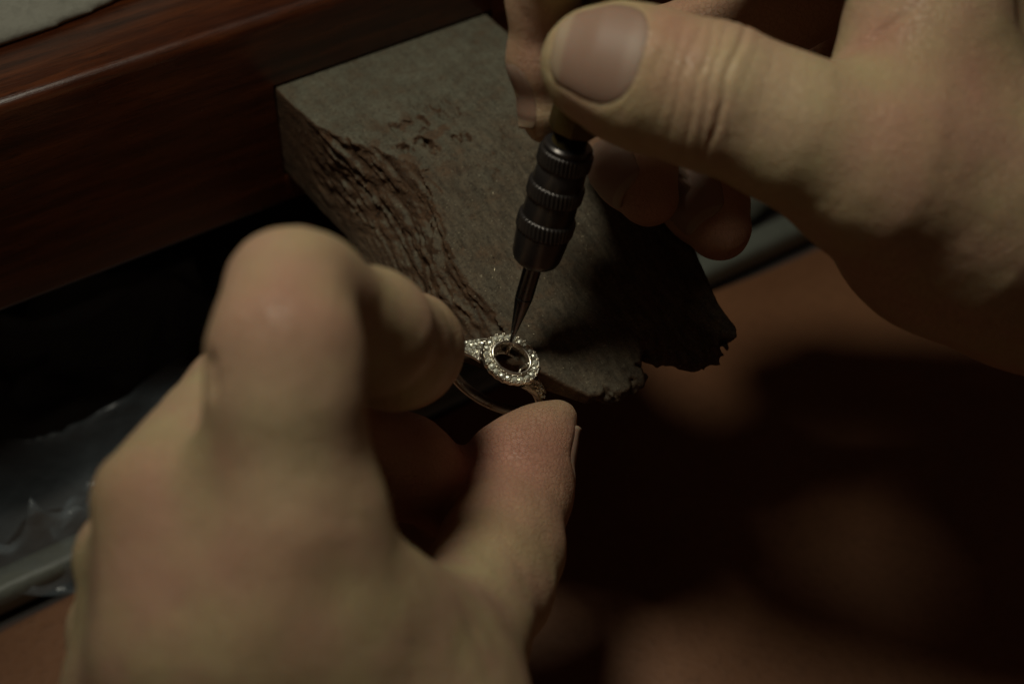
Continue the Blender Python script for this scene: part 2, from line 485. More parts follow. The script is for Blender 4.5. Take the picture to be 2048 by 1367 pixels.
# metal filings caught in the wood
rg = np.random.RandomState(5); NF = 800
fp = np.stack([rg.uniform(-3, 42, NF), rg.normal(8, 15, NF), np.zeros(NF)], 1)
fp = fp[(fp[:, 1] < 58) & (fp[:, 1] > np.interp(fp[:, 0], FRx, FRy)+1.5)]
zt0 = pin_top(fp[:, 0], fp[:, 1]); fp[:, 2] = zt0+2
for _ in range(10): fp[:, 2] -= pin_sdf(fp.astype(np.float32))*0.9
fp = fp[np.abs(fp[:, 2]-zt0) < 1.5]
fv, ff = [], []
for c in fp:
    s = rnd.uniform(0.04, 0.10); ln = s*rnd.choice((1, 1, 1.6, 3.0)); a = rnd.uniform(0, 6.28)
    c, t = Vector(c)+Vector((0, 0, 0.05)), Vector((math.cos(a), math.sin(a), rnd.uniform(-.5, .5)))
    b = t.cross(Vector((rnd.uniform(-.5, .5), rnd.uniform(-.5, .5), 1))).normalized(); i = len(fv)
    fv += [c-t*ln, c+b*s, c+t*ln, c-b*s]; ff.append((i, i+1, i+2, i+3))
fl = put('metal_filings', pymesh('metal_filings', [p-Vector(pin_o) for p in fv], ff, False), mat_metal('filings', (0.26, 0.22, 0.15), 0.5), pin)
fl['kind'] = 'stuff'

# ------------------------------------------------------------------ hands
def frame(T, N):
    T = np.array(T, float); T /= np.linalg.norm(T)
    N = np.array(N, float); N -= T*(N@T); N /= np.linalg.norm(N)
    return T, N, np.cross(T, N)

def nail_radius(sdf, C, T, N, Sd, tt, aa):
    O = C+T*tt[..., None]
    dirs = N*np.cos(aa)[..., None]+Sd*np.sin(aa)[..., None]
    lo = np.zeros(tt.shape); hi = np.full(tt.shape, 16.0)
    for _ in range(26):
        mid = (lo+hi)/2
        pts = (O+dirs*mid[..., None]).reshape(-1, 3).astype(np.float32)
        ins = (sdf(pts) < 0).reshape(tt.shape)
        lo = np.where(ins, mid, lo); hi = np.where(ins, hi, mid)
    return lo, dirs, O
def make_nail(hand, horig, sdf, C, T, N, length, amax, smin_=-0.45, lift=0.10, nt=26, ns=22):
    T, N, Sd = frame(T, N); C = np.asarray(C, float)
    tl = np.linspace(-1, 1, nt); sl = np.linspace(-1, 1, ns)
    wid = np.where(tl < -0.2, np.sqrt(np.clip(1-((-0.2-tl)/0.8)**2*0.93, 0, 1)), 1.0)
    wid *= np.where(tl > 0.6, np.sqrt(np.clip(1-((tl-0.6)/0.4)**2*0.75, 0, 1)), 1.0)
    tt = np.repeat((tl*length/2)[:, None], ns, 1); aa = wid[:, None]*sl[None]*amax
    r, dirs, O = nail_radius(sdf, C, T, N, Sd, tt, aa)
    i0 = int(nt*0.72); slope = np.clip((r[i0]-r[i0-6])/(tt[i0]-tt[i0-6]), smin_, 0.0)
    for i in range(i0, nt): r[i] = np.maximum(r[i], r[i0]+slope*1.05*(tt[i]-tt[i0]))
    edge = np.clip((1-np.abs(sl))/0.22, 0, 1)[None]*np.clip((tl+1)/0.25, 0, 1)[:, None]
    r = r+lift*(-0.6+1.6*edge**0.7)
    top = O+dirs*r[..., None]; bot = O+dirs*(r-0.55)[..., None]
    V = np.concatenate([top.reshape(-1, 3), bot.reshape(-1, 3)])-horig
    F = []; n0 = nt*ns
    for i in range(nt-1):
        for j in range(ns-1):
            a = i*ns+j
            F.append((a, a+ns, a+ns+1, a+1)); F.append((n0+a, n0+a+1, n0+a+ns+1, n0+a+ns))
    for i in range(nt-1):
        for j in (0, ns-1):
            a = i*ns+j; qd = (a, a+ns, n0+a+ns, n0+a); F.append(qd if j else qd[::-1])
    for j in range(ns-1):
        for i in (0, nt-1):
            a = i*ns+j; qd = (a, a+1, n0+a+1, n0+a); F.append(qd if i == 0 else qd[::-1])
    me = pymesh('nail', V, F)
    fr = np.repeat(sst(0.66, 0.74, tl-0.06*(sl[:, None].T**2).mean())[:, None], ns, 1).reshape(-1)
    vattr(me, 'free', np.concatenate([fr, fr]))
    mo = (0.6*sst(-0.50, -0.72, tl)[:, None]*np.clip(1.1-np.abs(sl), 0, 1)[None]).reshape(-1)
    vattr(me, 'moon', np.concatenate([mo, mo]))
    return put('nail', me, NAIL, hand)
def nail_dent(v, nrm, C, T, N, length, amax, rr):
    # the nail bed sinks in and the skin folds stand up round it
    T, N, Sd = frame(T, N); d = v-C
    t = d@T/(length/2); a = np.arctan2(d@Sd, d@N)/amax
    near = np.linalg.norm(d, axis=1) < rr
    w = np.where(t < -0.2, np.sqrt(np.clip(1-((-0.2-t)/0.8)**2*0.93, 0.02, 1)), 1.0)
    e = np.maximum(np.abs(a)/w, np.where(t < 0, -t, 0))
    inside = sst(1.05, 0.93, e)*sst(1.25, 1.0, t)
    fold = np.exp(-((e-1.14)/0.11)**2)*sst(0.9, 0.5, t)
    return near*(-0.16*inside+0.12*fold)

def build_hand(name, sdf, lo, hi, h, disp, attrs, origin, smooth=3):
    v, q = surface_nets(sdf, lo, hi, h)
    v = relax(v, q, smooth)
    n = vnormals(v, q)
    v = v+n*disp(v, n)[:, None]
    me = mesh_np(name, (v-origin)*S, q)
    at = attrs(v, n)
    for k in ('red', 'pale', 'pad'): vattr(me, k, np.clip(at.get(k, np.zeros(len(v))), 0, 1))
    return put(name, me, SKIN, None, origin)
def blob(v, c, r): return np.exp(-((v-c)**2).sum(1)/(r*r))
def crease(v, c, axis, dors, t0, width, depth, half, wob=0.8, seed=0, rr=14):
    # groove across a finger at axial position t0, on the side facing dors
    A, N, B = frame(axis, dors); d = v-c
    t = d@A-t0+0.75*wob*noise3(v*0.16, seed)+0.18*noise3(v*0.6, seed+5)
    lat = d@B
    return -depth*np.exp(-(t/width)**2)*np.exp(-(lat/half)**4)*sst(0.0, 3.0, d@N)*(np.linalg.norm(d, axis=1) < rr)

# ---- left hand: pinches the ring between forefinger and thumb
L_INDEX = [J(560, 1000, -80, 155), J(570, 800, -84, 150), J(570, 700, -84, 148), J(580, 585, -79, 120), J(612, 592, -74, 117), J(740, 665, -55, 117), J(824, 690, -26, 97), J(867, 676, -11, 53)]
L_IPAD = [J(780, 725, -38, 95), J(815, 736, -20, 78)]
L_MID = [J(310, 1000, -74, 128), J(500, 800, -50, 122), J(600, 850, -26, 105), J(800, 930, -14, 98), J(905, 985, -4, 86), J(930, 1000, 2, 78)]
L_RING = [J(265, 1120, -60, 120), J(420, 960, -20, 108), J(640, 985, -4, 98), J(840, 1080, 4, 92), J(930, 1130, 10, 80)]
L_PINK = [J(235, 1260, -52, 105), J(370, 1150, -10, 95), J(560, 1150, 8, 85), J(730, 1210, 16, 75)]
L_THUMB = [J(840, 1560, -66, 205), J(918, 1262, -42, 128), J(972, 1175, -30, 124), J(1003, 1095, -19, 118), J(1034, 985, -6, 104), J(1037, 930, -3, 97), J(1088, 868, 0, 58), J(1121, 832, 2, 28)]
L_WEB = [J(745, 1250, -68, 105), J(850, 1275, -56, 110), J(925, 1268, -44, 95)]
PALM = [([J(560, 1000, -80, 158), J(525, 1300, -82, 182), J(480, 1900, -76, 215)], 10),
        ([J(330, 1010, -74, 140), J(375, 1300, -79, 180), J(420, 1900, -74, 215)], 10),
        ([J(275, 1150, -64, 118), J(300, 1400, -65, 165), J(380, 1900, -66, 205)], 10),
        ([J(240, 1270, -50, 100), J(255, 1500, -50, 145), J(350, 1950, -56, 190)], 10),
        ([J(622, 1085, -81, 128), J(680, 1290, -79, 150), J(740, 1600, -74, 200)], 14), ([J(785, 1285, -67, 118), J(840, 1400, -64, 150), J(830, 1600, -66, 190)], 14),
        ([J(770, 1600, -74, 205), J(500, 1950, -74, 240)], 14),
        ([J(450, 1900, -74, 255), J(470, 2500, -60, 270), J(500, 3200, -40, 320)], 16)]
def left_sdf(p):
    pal = None
    for js, k in PALM:
        c = chain(p, js, 4.0); pal = c if pal is None else smin(pal, c, k)
    ix = smin(chain(p, L_INDEX, 3.5), chain(p, L_IPAD, 3.0), 5.0)
    th = chain(p, L_THUMB, 4.0)
    d = smin(pal, smin(th, chain(p, L_WEB, 3.0), 8.0), 13.0)
    d = smin(d, ix, 3.0+5.0*0.5)
    fi = chain(p, L_MID, 3.0)
    fi = smin(fi, chain(p, L_RING, 3.0), 0.8); fi = smin(fi, chain(p, L_PINK, 3.0), 0.8)
    return smin(d, fi, 1.0)
def bounds(chs, pad=3.0):
    a = np.array([list(p-r) for js in chs for p, r in js]); b = np.array([list(p+r) for js in chs for p, r in js])
    return a.min(0)-pad, b.max(0)+pad
LT_T = P(1121, 832, 2)-P(1034, 985, -6)
LT_N = cam_dir(0.95, -0.25, -0.18)
LT_C = P(1082, 885, 0.5)
LT_ARGS = (LT_C, LT_T, LT_N, 11.5, 0.95)
def onsurf(u, v):
    # point of the left hand's skin met by the sight line through (u, v)
    t = -150.0
    for _ in range(60): t += float(left_sdf(P(u, v, t)[None].astype(np.float32))[0])*0.8
    return P(u, v, t)
def l_disp(v, n):
    d = nail_dent(v, n, *LT_ARGS, 13)
    c = P(1034, 985, -6)
    ax = LT_T
    d += crease(v, c, ax, cam_dir(-0.8, 0.3, 0.6), -0.5, 0.5, 0.5, 9, 0.9, 3)
    d += crease(v, c, ax, cam_dir(-0.5, 0.3, 0.8), -2.6, 0.35, 0.22, 8, 1.2, 5)
    d += crease(v, c, ax, cam_dir(0.3, 0.0, 0.9), 1.6, 0.3, 0.2, 7, 1.4, 8)
    # tendons and hollows on the back of the hand
    d += 0.5*blob(v, P(520, 990, -96), 8)+0.6*blob(v, P(300, 985, -86), 8)-1.1*blob(v, P(415, 1000, -92), 7)+0.5*blob(v, P(500, 1120, -97), 8)
    f = v.astype(np.float32)
    for a, b, w, hgt in ((P(545, 1010, -90), P(490, 1420, -94), 2.6, 0.7), (P(325, 1010, -84), P(390, 1420, -90), 2.6, 0.6), (P(620, 1080, -92), P(470, 1330, -94), 1.4, 0.4)):
        d += hgt*np.exp(-(np.maximum(cap(f, a, b, 0, 0), 0)/w)**2/8)*sst(0.0, 0.5, n@(-FV))
    d += 0.30*fbm(v*0.09, 3, 5)
    # fold where the forefinger leaves the hand
    d -= 1.2*np.exp(-(np.maximum(cap(f, onsurf(416, 725), onsurf(420, 776), 0, 0), 0)/1.1)**2)
    return d
def l_attr(v, n):
    red = 0.9*blob(v, P(425, 915, -93), 3.0)+0.8*blob(v, P(480, 930, -96), 3.0)+0.55*blob(v, P(470, 1040, -96), 8)
    red += 0.4*blob(v, P(600, 1060, -95), 7)+0.45*blob(v, P(570, 620, -90), 9)+0.45*blob(v, P(230, 960, -84), 8)+0.25*blob(v, P(330, 1200, -88), 9)+0.25*blob(v, P(560, 1280, -94), 8)
    red += 0.85*blob(v, P(1055, 920, -8), 15)+0.35*blob(v, P(1000, 1060, -28), 12)+0.35*blob(v, P(850, 720, -24), 12)
    fing = np.minimum(chain(v.astype(np.float32), L_MID[2:], 3), chain(v.astype(np.float32), L_RING[1:], 3))
    red = red+0.3*sst(1.5, 0.0, fing)
    pale = 0.4*blob(v, P(560, 880, -95), 12)+0.3*blob(v, P(520, 1000, -95), 9)
    d = (v-P(1034, 985, -6)); T, N, B = frame(LT_T, cam_dir(-0.55, 0.25, 0.8))
    pad = sst(0.5, 3.0, d@T)*sst(-2.0, 2.0, d@N)*(np.linalg.norm(d, axis=1) < 24)
    return {'red': red, 'pale': pale, 'pad': pad}
lo, hi = bounds([L_INDEX, L_MID, L_RING, L_PINK, L_THUMB]+[c for c, k in PALM])
l_orig = P(480, 1900, -55)
left = build_hand('hand', left_sdf, lo, hi, 0.85, l_disp, l_attr, l_orig)
tag(left, 'left hand seen from its back, pinching the ring between forefinger and thumb', 'hand', 'hands of the jeweller')
make_nail(left, l_orig, left_sdf, *LT_ARGS, -0.45, 0.45)

# ---- right hand: holds the tool between thumb and forefinger
R_THUMB = [J(1182, 128, -43, 97), J(1220, 134, -44, 119), J(1300, 160, -45, 134), J(1430, 195, -46, 138), J(1590, 262, -46, 142), J(1760, 330, -42, 190), J(1930, 400, -34, 235)]
R_INDEX = [J(1800, -150, -26, 150), J(1340, -226, -43, 130), J(1142, -125, -44, 100), J(1093, -8, -32, 77), J(1086, 120, -26, 66), J(1090, 225, -22, 46), J(1090, 258, -21, 27)]
R_MID = [J(1830, -120, -14, 120), J(1560, 20, -8, 88), J(1290, 120, 2, 90), J(1240, 240, 8, 88), J(1266, 328, 4, 84), J(1298, 395, 2, 60)]
R_RING = [J(1860, -30, 8, 115), J(1430, 130, 26, 92), J(1385, 290, 20, 86), J(1410, 400, 12, 82), J(1440, 455, 8, 66)]
R_PINK = [J(1880, 90, 20, 105), J(1500, 200, 40, 74), J(1420, 320, 44, 66), J(1430, 385, 40, 50)]
R_PALM = [([J(1850, -220, -28, 150), J(1855, 100, -34, 165), J(1960, 420, -26, 200)], 10),
          ([J(1880, -130, -6, 130), J(1960, 200, -12, 180), J(2150, 460, -20, 215)], 10),
          ([J(1900, 20, 12, 120), J(1960, 300, 4, 180), J(2150, 480, -10, 210)], 10),
          ([J(1930, 130, 24, 110), J(1870, 430, 2, 190), J(2100, 500, -6, 200)], 10),
          ([J(1880, 430, -24, 205), J(2060, 455, -20, 225)], 12),
          ([J(2060, 440, -18, 235), J(2500, 560, -10, 250), J(3000, 720, 0, 300)], 14)]
def right_sdf(p):
    pal = None
    for js, k in R_PALM:
        c = chain(p, js, 4.0); pal = c if pal is None else smin(pal, c, k)
    d = smin(pal, chain(p, R_THUMB, 4.0), 11.0)
    fi = chain(p, R_INDEX, 3.0)
    for c in (R_MID, R_RING, R_PINK): fi = smin(fi, chain(p, c, 3.0), 0.8)
    return smin(d, fi, 1.0)
RT_T = P(1178, 138, -43)-P(1430, 195, -46)
RT_ARGS = (P(1203, 138, -44), RT_T, cam_dir(-0.02, 0.14, 1.0), 14.2, 0.86)
RI_ARGS = (P(1087, 182, -24), P(1093, 240, -22)-P(1083, 80, -27), cam_dir(-0.86, 0.0, 0.5), 11.5, 0.74)
RM_ARGS = (P(1262, 355, 4), P(1298, 395, 2)-P(1240, 290, 8), cam_dir(-0.55, -0.35, 0.75), 11.0, 0.95)
RR_ARGS = (P(1418, 428, 10), P(1440, 455, 8)-P(1395, 340, 18), cam_dir(-0.35, -0.25, 0.9), 11.0, 0.95)
def r_disp(v, n):
    d = nail_dent(v, n, *RT_ARGS, 16)+0.25*nail_dent(v, n, *RI_ARGS, 9)+nail_dent(v, n, *RM_ARGS, 10)+nail_dent(v, n, *RR_ARGS, 10)
    c = P(1430, 195, -46); ax = -RT_T; dn = cam_dir(0, 0.1, 1)
    for i, (t0, w, dep, half) in enumerate(((-8.6, .3, .10, 7), (-6.6, .3, .16, 8), (-4.4, .32, .30, 9), (-2.2, .35, .45, 9.5), (-0.4, .35, .50, 10), (1.8, .42, .70, 10.5), (4.2, .3, .14, 9), (7.0, .3, .09, 9), (10.5, .3, .07, 9))):
        d += crease(v, c, ax, dn, t0, w, dep, half, 1.0, 10+i, 22)
    d += 0.55*blob(v, P(1440, 170, -57), 5)
    # fine folds over the thumb base and in the web
    T, N, B = frame(-RT_T, dn); dv = v-P(1800, 380, -50)
    fp_ = np.stack([dv@T*0.16, dv@B*0.75, dv@N*0.3], 1)+0.5*noise3(v*0.1, 14)[:, None]
    d += 0.06*(1-np.abs(fbm(fp_, 2, 19, 0.5)))*np.exp(-((dv**2).sum(1))/(20**2))
    w = P(1715, 95, -42); dv = v-w
    ln = dv@cam_dir(0.55, -0.83, 0)
    d += -0.9*np.exp(-((ln+0.4*noise3(v*0.3, 4))/0.7)**2)*np.exp(-((dv@cam_dir(0.83, 0.55, 0)-3)/6)**2)*(np.linalg.norm(dv, axis=1) < 14)
    d += 0.22*fbm(v*0.1, 3, 25)
    return d
def r_attr(v, n):
    red = 0.55*blob(v, P(1345, 60, -52), 6)+0.3*blob(v, P(1320, 160, -56), 6)+0.5*blob(v, P(1760, 90, -45), 5)+0.45*blob(v, P(1950, 150, -48), 9)+0.3*blob(v, P(1780, 230, -58), 8)
    red += 0.4*blob(v, P(1050, 80, -30), 7)+0.2*blob(v, P(1850, 330, -55), 12)
    f = v.astype(np.float32)
    fing = np.minimum(chain(f, R_MID, 3), chain(f, R_RING, 3))
    red = red+0.55*sst(1.5, 0.0, fing)
    pale = 0.45*blob(v, P(1560, 200, -56), 11)+0.25*blob(v, P(1120, 140, -50), 5)
    d = v-P(1092, -10, -29); T, N, B = frame(P(1096, 235, -27)-P(1092, -10, -29), cam_dir(0.5, 0, 0.9))
    pad = 0.8*(np.linalg.norm(d, axis=1) < 12)*sst(-1, 3, d@N)
    return {'red': red, 'pale': pale, 'pad': pad}
lo, hi = bounds([R_THUMB, R_INDEX, R_MID, R_RING, R_PINK]+[c for c, k in R_PALM])
r_orig = P(2060, 440, -18)
right = build_hand('hand', right_sdf, lo, hi, 0.5, r_disp, r_attr, r_orig, 3)
tag(right, 'right hand gripping the black knurled tool between thumb and forefinger', 'hand', 'hands of the jeweller')
for a, sm in ((RT_ARGS, -0.45), (RI_ARGS, -1.3), (RM_ARGS, -0.6), (RR_ARGS, -0.5)): make_nail(right, r_orig, right_sdf, *a, sm)

# ------------------------------------------------------------------ hand tool
TIP = P(1022, 683, -3.5)
TD = cam_dir(0.235, 0.80, 0.55); TD /= np.linalg.norm(TD)
tx = np.cross(TD, FV); tx /= np.linalg.norm(tx); ty = np.cross(TD, tx)
TM = Matrix(((tx[0], ty[0], TD[0], TIP[0]*S), (tx[1], ty[1], TD[1], TIP[1]*S), (tx[2], ty[2], TD[2], TIP[2]*S), (0, 0, 0, 1)))
tool = empty('pin_vise', TIP, TM)
tag(tool, 'black pin vise with knurled bands and a steel point touching the ring', 'hand tool')
def lpart(name, prof, mat, n=48, rfun=None, smooth=True, parent=tool):
    v, f = lathe(prof, n, rfun); return put(name, pymesh(name, v, f, smooth), mat, parent)
def sharp(o, ang=35):
    o.data.set_sharp_from_angle(angle=math.radians(ang)); return o
sharp(lpart('steel_point', [(0.22, 0), (0.30, 0.1), (0.55, 2.2), (1.15, 6.4), (1.45, 8.6), (1.55, 9.4), (1.55, 9.75), (1.40, 9.8), (1.40, 9.95), (1.58, 10.0), (1.62, 17)], STEEL, 32))
Z0 = 17.2; Q = 0.865
def body(prof): return [(r*0.92, Z0+z*Q) for r, z in prof]
sharp(lpart('nose_cone', body([(2.0, 0), (3.6, 0.15), (4.35, 0.9), (4.7, 2.0), (5.2, 7.6)]), BLACK))
def knurl(r, z, a, z0, z1, N, d):
    t = (z-z0)/(z1-z0)
    e = min(1.0, min(t, 1-t)/0.12)
    return r+d*e*(abs(math.sin(N*a/2+t*1.9))-0.4)
def kring(z0, z1, r, N=40):
    z0, z1, r = Z0+z0*Q, Z0+z1*Q, r*0.92
    prof = [(r-0.3, z0), (r-0.1, z0+0.12)]+[(r, z0+0.25+(z1-z0-0.5)*i/7) for i in range(8)]+[(r-0.1, z1-0.12), (r-0.3, z1)]
    return lpart('knurled_ring', prof, BLACK, N*8, lambda rr, z, a: knurl(rr, z, a, z0, z1, N, 0.40) if rr >= r-0.01 else rr)
kring(7.6, 11.2, 5.25)
sharp(lpart('collar', body([(4.9, 11.0), (4.95, 11.2), (4.85, 15.2), (4.7, 15.4)]), BLACK))
kring(15.2, 18.8, 5.08)
sharp(lpart('collar', body([(4.75, 18.6), (4.8, 18.8), (4.62, 22.4), (4.5, 22.6)]), BLACK))
kring(22.4, 26.0, 4.85)
sharp(lpart('end_ring', body([(4.2, 26.0), (4.6, 26.2), (4.6, 26.9), (4.2, 27.3), (2.6, 27.35)]), BLACK))
Z1 = Z0+27.2*Q
sharp(lpart('threaded_neck', [(3.0 if i % 2 else 2.55, Z1-0.2+i*0.12) for i in range(25)], BRASS, 32), 20)
sharp(lpart('ferrule', [(3.6, Z1+2.5), (4.2, Z1+2.8), (4.3, Z1+3.2), (4.3, Z1+8.6), (4.0, Z1+9)], BRASS, 8, None, False))
sharp(lpart('handle', [(3.6, Z1+8.8), (3.8, Z1+10), (4.0, Z1+22), (4.8, Z1+34), (6.0, Z1+52), (6.3, Z1+64), (5.0, Z1+70), (2.0, Z1+72)], BRASS, 40))

# ------------------------------------------------------------------ ring
RM4 = Matrix(((e1[0], e3[0], nR[0], HC[0]*S), (e1[1], e3[1], nR[1], HC[1]*S), (e1[2], e3[2], nR[2], HC[2]*S), (0, 0, 0, 1)))
ring = empty('ring', HC, RM4)
tag(ring, 'white gold ring with oval stone-set halo and empty centre setting', 'ring')
RI, RO = 8.7, 9.9; CZ = -11.2
def band_mesh():
    v, f = [], []; n, m = 120, 12
    for i in range(n+1):
        a = math.radians(28+(360-56)*i/n)         # angle from +n, the head is at the gap
        top = max(0.0, 1-min(a, 2*math.pi-a)/math.radians(75))
        hw = 1.0+1.25*top**1.1; th_ = 0.62+0.1*top
        for k in range(m):
            b = 2*math.pi*k/m
            cb, sb = math.cos(b), math.sin(b)
            rr = (RI+RO)/2+th_*math.copysign(abs(cb)**0.7, cb)
            v.append((rr*math.sin(a), hw*math.copysign(abs(sb)**0.7, sb), CZ+rr*math.cos(a)))
    for i in range(n):
        for k in range(m): f.append((i*m+k, i*m+(k+1) % m, (i+1)*m+(k+1) % m, (i+1)*m+k))
    f.append(tuple(range(m))[::-1]); f.append(tuple(n*m+k for k in range(m)))
    return pymesh('band', v, f)
put('band', band_mesh(), WGOLD, ring)
HA, HB = 4.75, 3.85            # halo centreline semi-axes along e1, e3
def oval(a, b, z, n=64, ph=0): return [(a*math.cos(2*math.pi*k/n+ph), b*math.sin(2*math.pi*k/n+ph), z) for k in range(n)]
def oval_strip(name, prof, parent, mat=WGOLD, n=72, wob=None):
    # prof: list of (radial offset, z) closed loop swept round the halo oval
    v, f = [], []; m = len(prof)
    for k in range(n):
        a = 2*math.pi*k/n
        p = Vector((HA*math.cos(a), HB*math.sin(a), 0)); nn = Vector((math.cos(a)/HA, math.sin(a)/HB, 0)).normalized()
        for (o_, z) in prof:
            oo = o_*(1+(wob(a) if wob and o_ > 0.5 else 0)); v.append(p+nn*oo+Vector((0, 0, z)))
    for k in range(n):
        k2 = (k+1) % n
        for j in range(m): f.append((k*m+j, k2*m+j, k2*m+(j+1) % m, k*m+(j+1) % m))
    return put(name, pymesh(name, v, f), WGOLD if mat is None else mat, parent)
NST = 22
halo = oval_strip('halo', [(-0.78, -0.25), (-0.70, 0.12), (-0.3, 0.0), (0.3, 0.0), (0.72, 0.1), (0.86, -0.2), (0.70, -1.0), (-0.60, -1.0)], ring, WGOLD, 132, lambda a: 0.10*math.cos(NST*a))
sharp(halo, 40)
def stone_mesh(r):
    v = []; n = 8
    for k in range(n): v.append((0.42*r*math.cos(2*math.pi*k/n), 0.42*r*math.sin(2*math.pi*k/n), 0.52*r))
    for k in range(n): v.append((r*math.cos(2*math.pi*(k+.5)/n), r*math.sin(2*math.pi*(k+.5)/n), 0.02*r))
    v.append((0, 0, -0.8*r)); f = [tuple(range(n))]
    for k in range(n):
        k2 = (k+1) % n
        f += [(k, n+k, k2), (k2, n+k, n+k2), (n+k, 2*n, n+k2)]
    return pymesh('stone', v, f, False)
def bead_mesh(r, n=6):
    v, f = lathe([(0.02, r*1.25), (0.6*r, r*1.05), (r, r*0.5), (r, -r)], n); return pymesh('prong', v, f, True)
SM, BM = stone_mesh(0.58), bead_mesh(0.26); SM2 = stone_mesh(0.46)
# arc length spacing round the oval
aa = np.linspace(0, 2*np.pi, 2001); xy = np.stack([HA*np.cos(aa), HB*np.sin(aa)], 1)
sL = np.concatenate([[0], np.cumsum(np.linalg.norm(np.diff(xy, axis=0), axis=1))])
def at_len(t): return float(np.interp((t % 1.0)*sL[-1], sL, aa))
for k in range(NST):
    a = at_len((k+0.5)/NST)
    o = put('stone', SM, STONE, halo); o.location = Vector((HA*math.cos(a), HB*math.sin(a), 0.16))*S
    o.rotation_euler = (rnd.uniform(-.45, .45), rnd.uniform(-.45, .45), rnd.uniform(0, 3))
    a = at_len(k/NST); nn = Vector((math.cos(a)/HA, math.sin(a)/HB, 0)).normalized()
    for off in (-0.60, 0.60):
        o = put('prong', BM, WGOLD, halo); o.location = (Vector((HA*math.cos(a), HB*math.sin(a), 0.18))+nn*off)*S
# open gallery under the centre setting
def tube_part(name, pts, r, parent, closed=True, n=10, mat=WGOLD):
    v, f = tube(pts, r, n, closed); return put(name, pymesh(name, v, f), mat, parent)
def shift(pts, dx, dy): return [(x+dx, y+dy, z) for x, y, z in pts]
tube_part('setting_rail', oval(3.70, 2.85, 0.45), 0.32, ring)
tube_part('setting_rail', oval(2.75, 2.0, -2.6), 0.30, ring)
oval_strip('setting_wall', [(-0.86, 0.25), (-1.0, 0.30), (-1.35, -1.2), (-1.2, -1.25)], ring)
for k in range(4):
    a = 2*math.pi*k/4+0.35
    tube_part('post', [(3.6*math.cos(a), 2.73*math.sin(a), 0.3), (3.2*math.cos(a), 2.4*math.sin(a), -1.2), (2.75*math.cos(a), 2.0*math.sin(a), -2.6)], 0.42, ring, False, 8)
for k in range(4):
    a = math.pi/4+math.pi/2*k+(0.1 if k % 2 else -0.1)
    tube_part('claw', [(3.0*math.cos(a), 2.2*math.sin(a), -2.2), (3.75*math.cos(a), 2.9*math.sin(a), -0.2), (3.85*math.cos(a), 3.0*math.sin(a), 0.9)], lambda t: 0.33-0.08*t, ring, False, 8)
for sx in (-1, 1):
    tube_part('bridge', [(sx*4.9, 1.9, -0.8), (sx*5.2, 0, -2.4), (sx*4.9, -1.9, -0.8)], 0.5, ring, False, 8)
# shoulders: wire lattice holding small stones, tapering down the band
for sx in (-1, 1):
    v, f = [], []; n, m = 18, 8
    for i in range(n+1):
        t = i/n; a = math.radians(27+36*t); hw = 2.55-1.55*t**0.9
        for j in range(m+1):
            s = j/m*2-1; rr = RO+0.42-0.25*s*s
            v.append((sx*rr*math.sin(a), s*hw, CZ+rr*math.cos(a)))
    N1 = (n+1)*(m+1)
    v += [(x*0.93, y, (z-CZ)*0.93+CZ) for x, y, z in v]
    for i in range(n):
        for j in range(m):
            b = i*(m+1)+j; qd = (b, b+m+1, b+m+2, b+1); f.append(qd if sx < 0 else qd[::-1])
            qd = tuple(N1+w for w in qd); f.append(qd[::-1] if sx < 0 else qd)
    for i in range(n):
        for j in (0, m):
            b = i*(m+1)+j; f.append((b, b+m+1, N1+b+m+1, N1+b))
    sh = put('shoulder', pymesh('shoulder', v, f), WGOLD, ring)
    def sp(t, s, up=0.0):
        a = math.radians(27+36*t); hw = 2.55-1.55*t**0.9; rr = RO+0.42-0.25*s*s+up
        return Vector((sx*rr*math.sin(a), s*hw, CZ+rr*math.cos(a)))
    rows = [(0.06, (-.72, -.25, .25, .72)), (0.2, (-.5, 0, .5)), (0.33, (-.68, -.22, .22, .68)), (0.46, (-.45, .1, .55)), (0.58, (-.55, 0, .55)), (0.7, (-.4, .4)), (0.82, (-.45, .45)), (0.94, (0,))]
    for t, ss in rows:
        for s in ss:
            o = put('stone', SM2, STONE, sh); o.location = sp(t, s, 0.12)*S
            o.rotation_euler = (rnd.uniform(-.3, .3), sx*math.radians(27+36*t)+rnd.uniform(-.6, .6), rnd.uniform(0, 3))
    for s0, s1 in ((-0.98, -0.98), (0.98, 0.98), (-0.98, 0.9), (0.98, -0.9), (-0.2, 0.98), (0.2, -0.98)):
        pts = [sp(i/12, s0+(s1-s0)*i/12, 0.18) for i in range(13)]
        tube_part('wire', pts, 0.15, sh, False, 6)

# ------------------------------------------------------------------ pale suede pouch on the bench top
PC = np.array([-60.0, 131.0, ZTOP]); PA, PB = 80.0, 37.0
def pouch_sdf(p):
    d = p-PC; z = d[:, 2]
    r = np.sqrt((d[:, 0]/PA)**2+(d[:, 1]/PB)**2)
    n = fbm(p*0.07, 3, 15)
    e = (r-1)*PB*0.95+0.62*np.clip(z, 0, 16)+0.5*n
    return smax(smax(e, z-(15.0+6*np.clip(1-r*r, 0, 1)+0.6*n), 2.5), -z+0.0, 2.0)
v, q = surface_nets(pouch_sdf, PC-np.array([90, 46, 4]), PC+np.array([90, 46, 30]), 1.1, 8, 2.0)
v = relax(v, q, 2)
pouch = put('sandbag', mesh_np('sandbag', (v-PC)*S, q), PALE, None, PC)
tag(pouch, 'pale suede sandbag with a stitched fuzzy seam lying on the bench top', 'sandbag')
seam, fz, fzf = [], [], []
for k in range(220):
    a = 2*math.pi*k/220
    seam.append(((PA-8.6)*math.cos(a), (PB-8.6)*math.sin(a)+0.35*math.sin(13*a), 14.6+0.5*math.sin(23*a)+0.35*math.sin(41*a)))
sv, sf = [], []
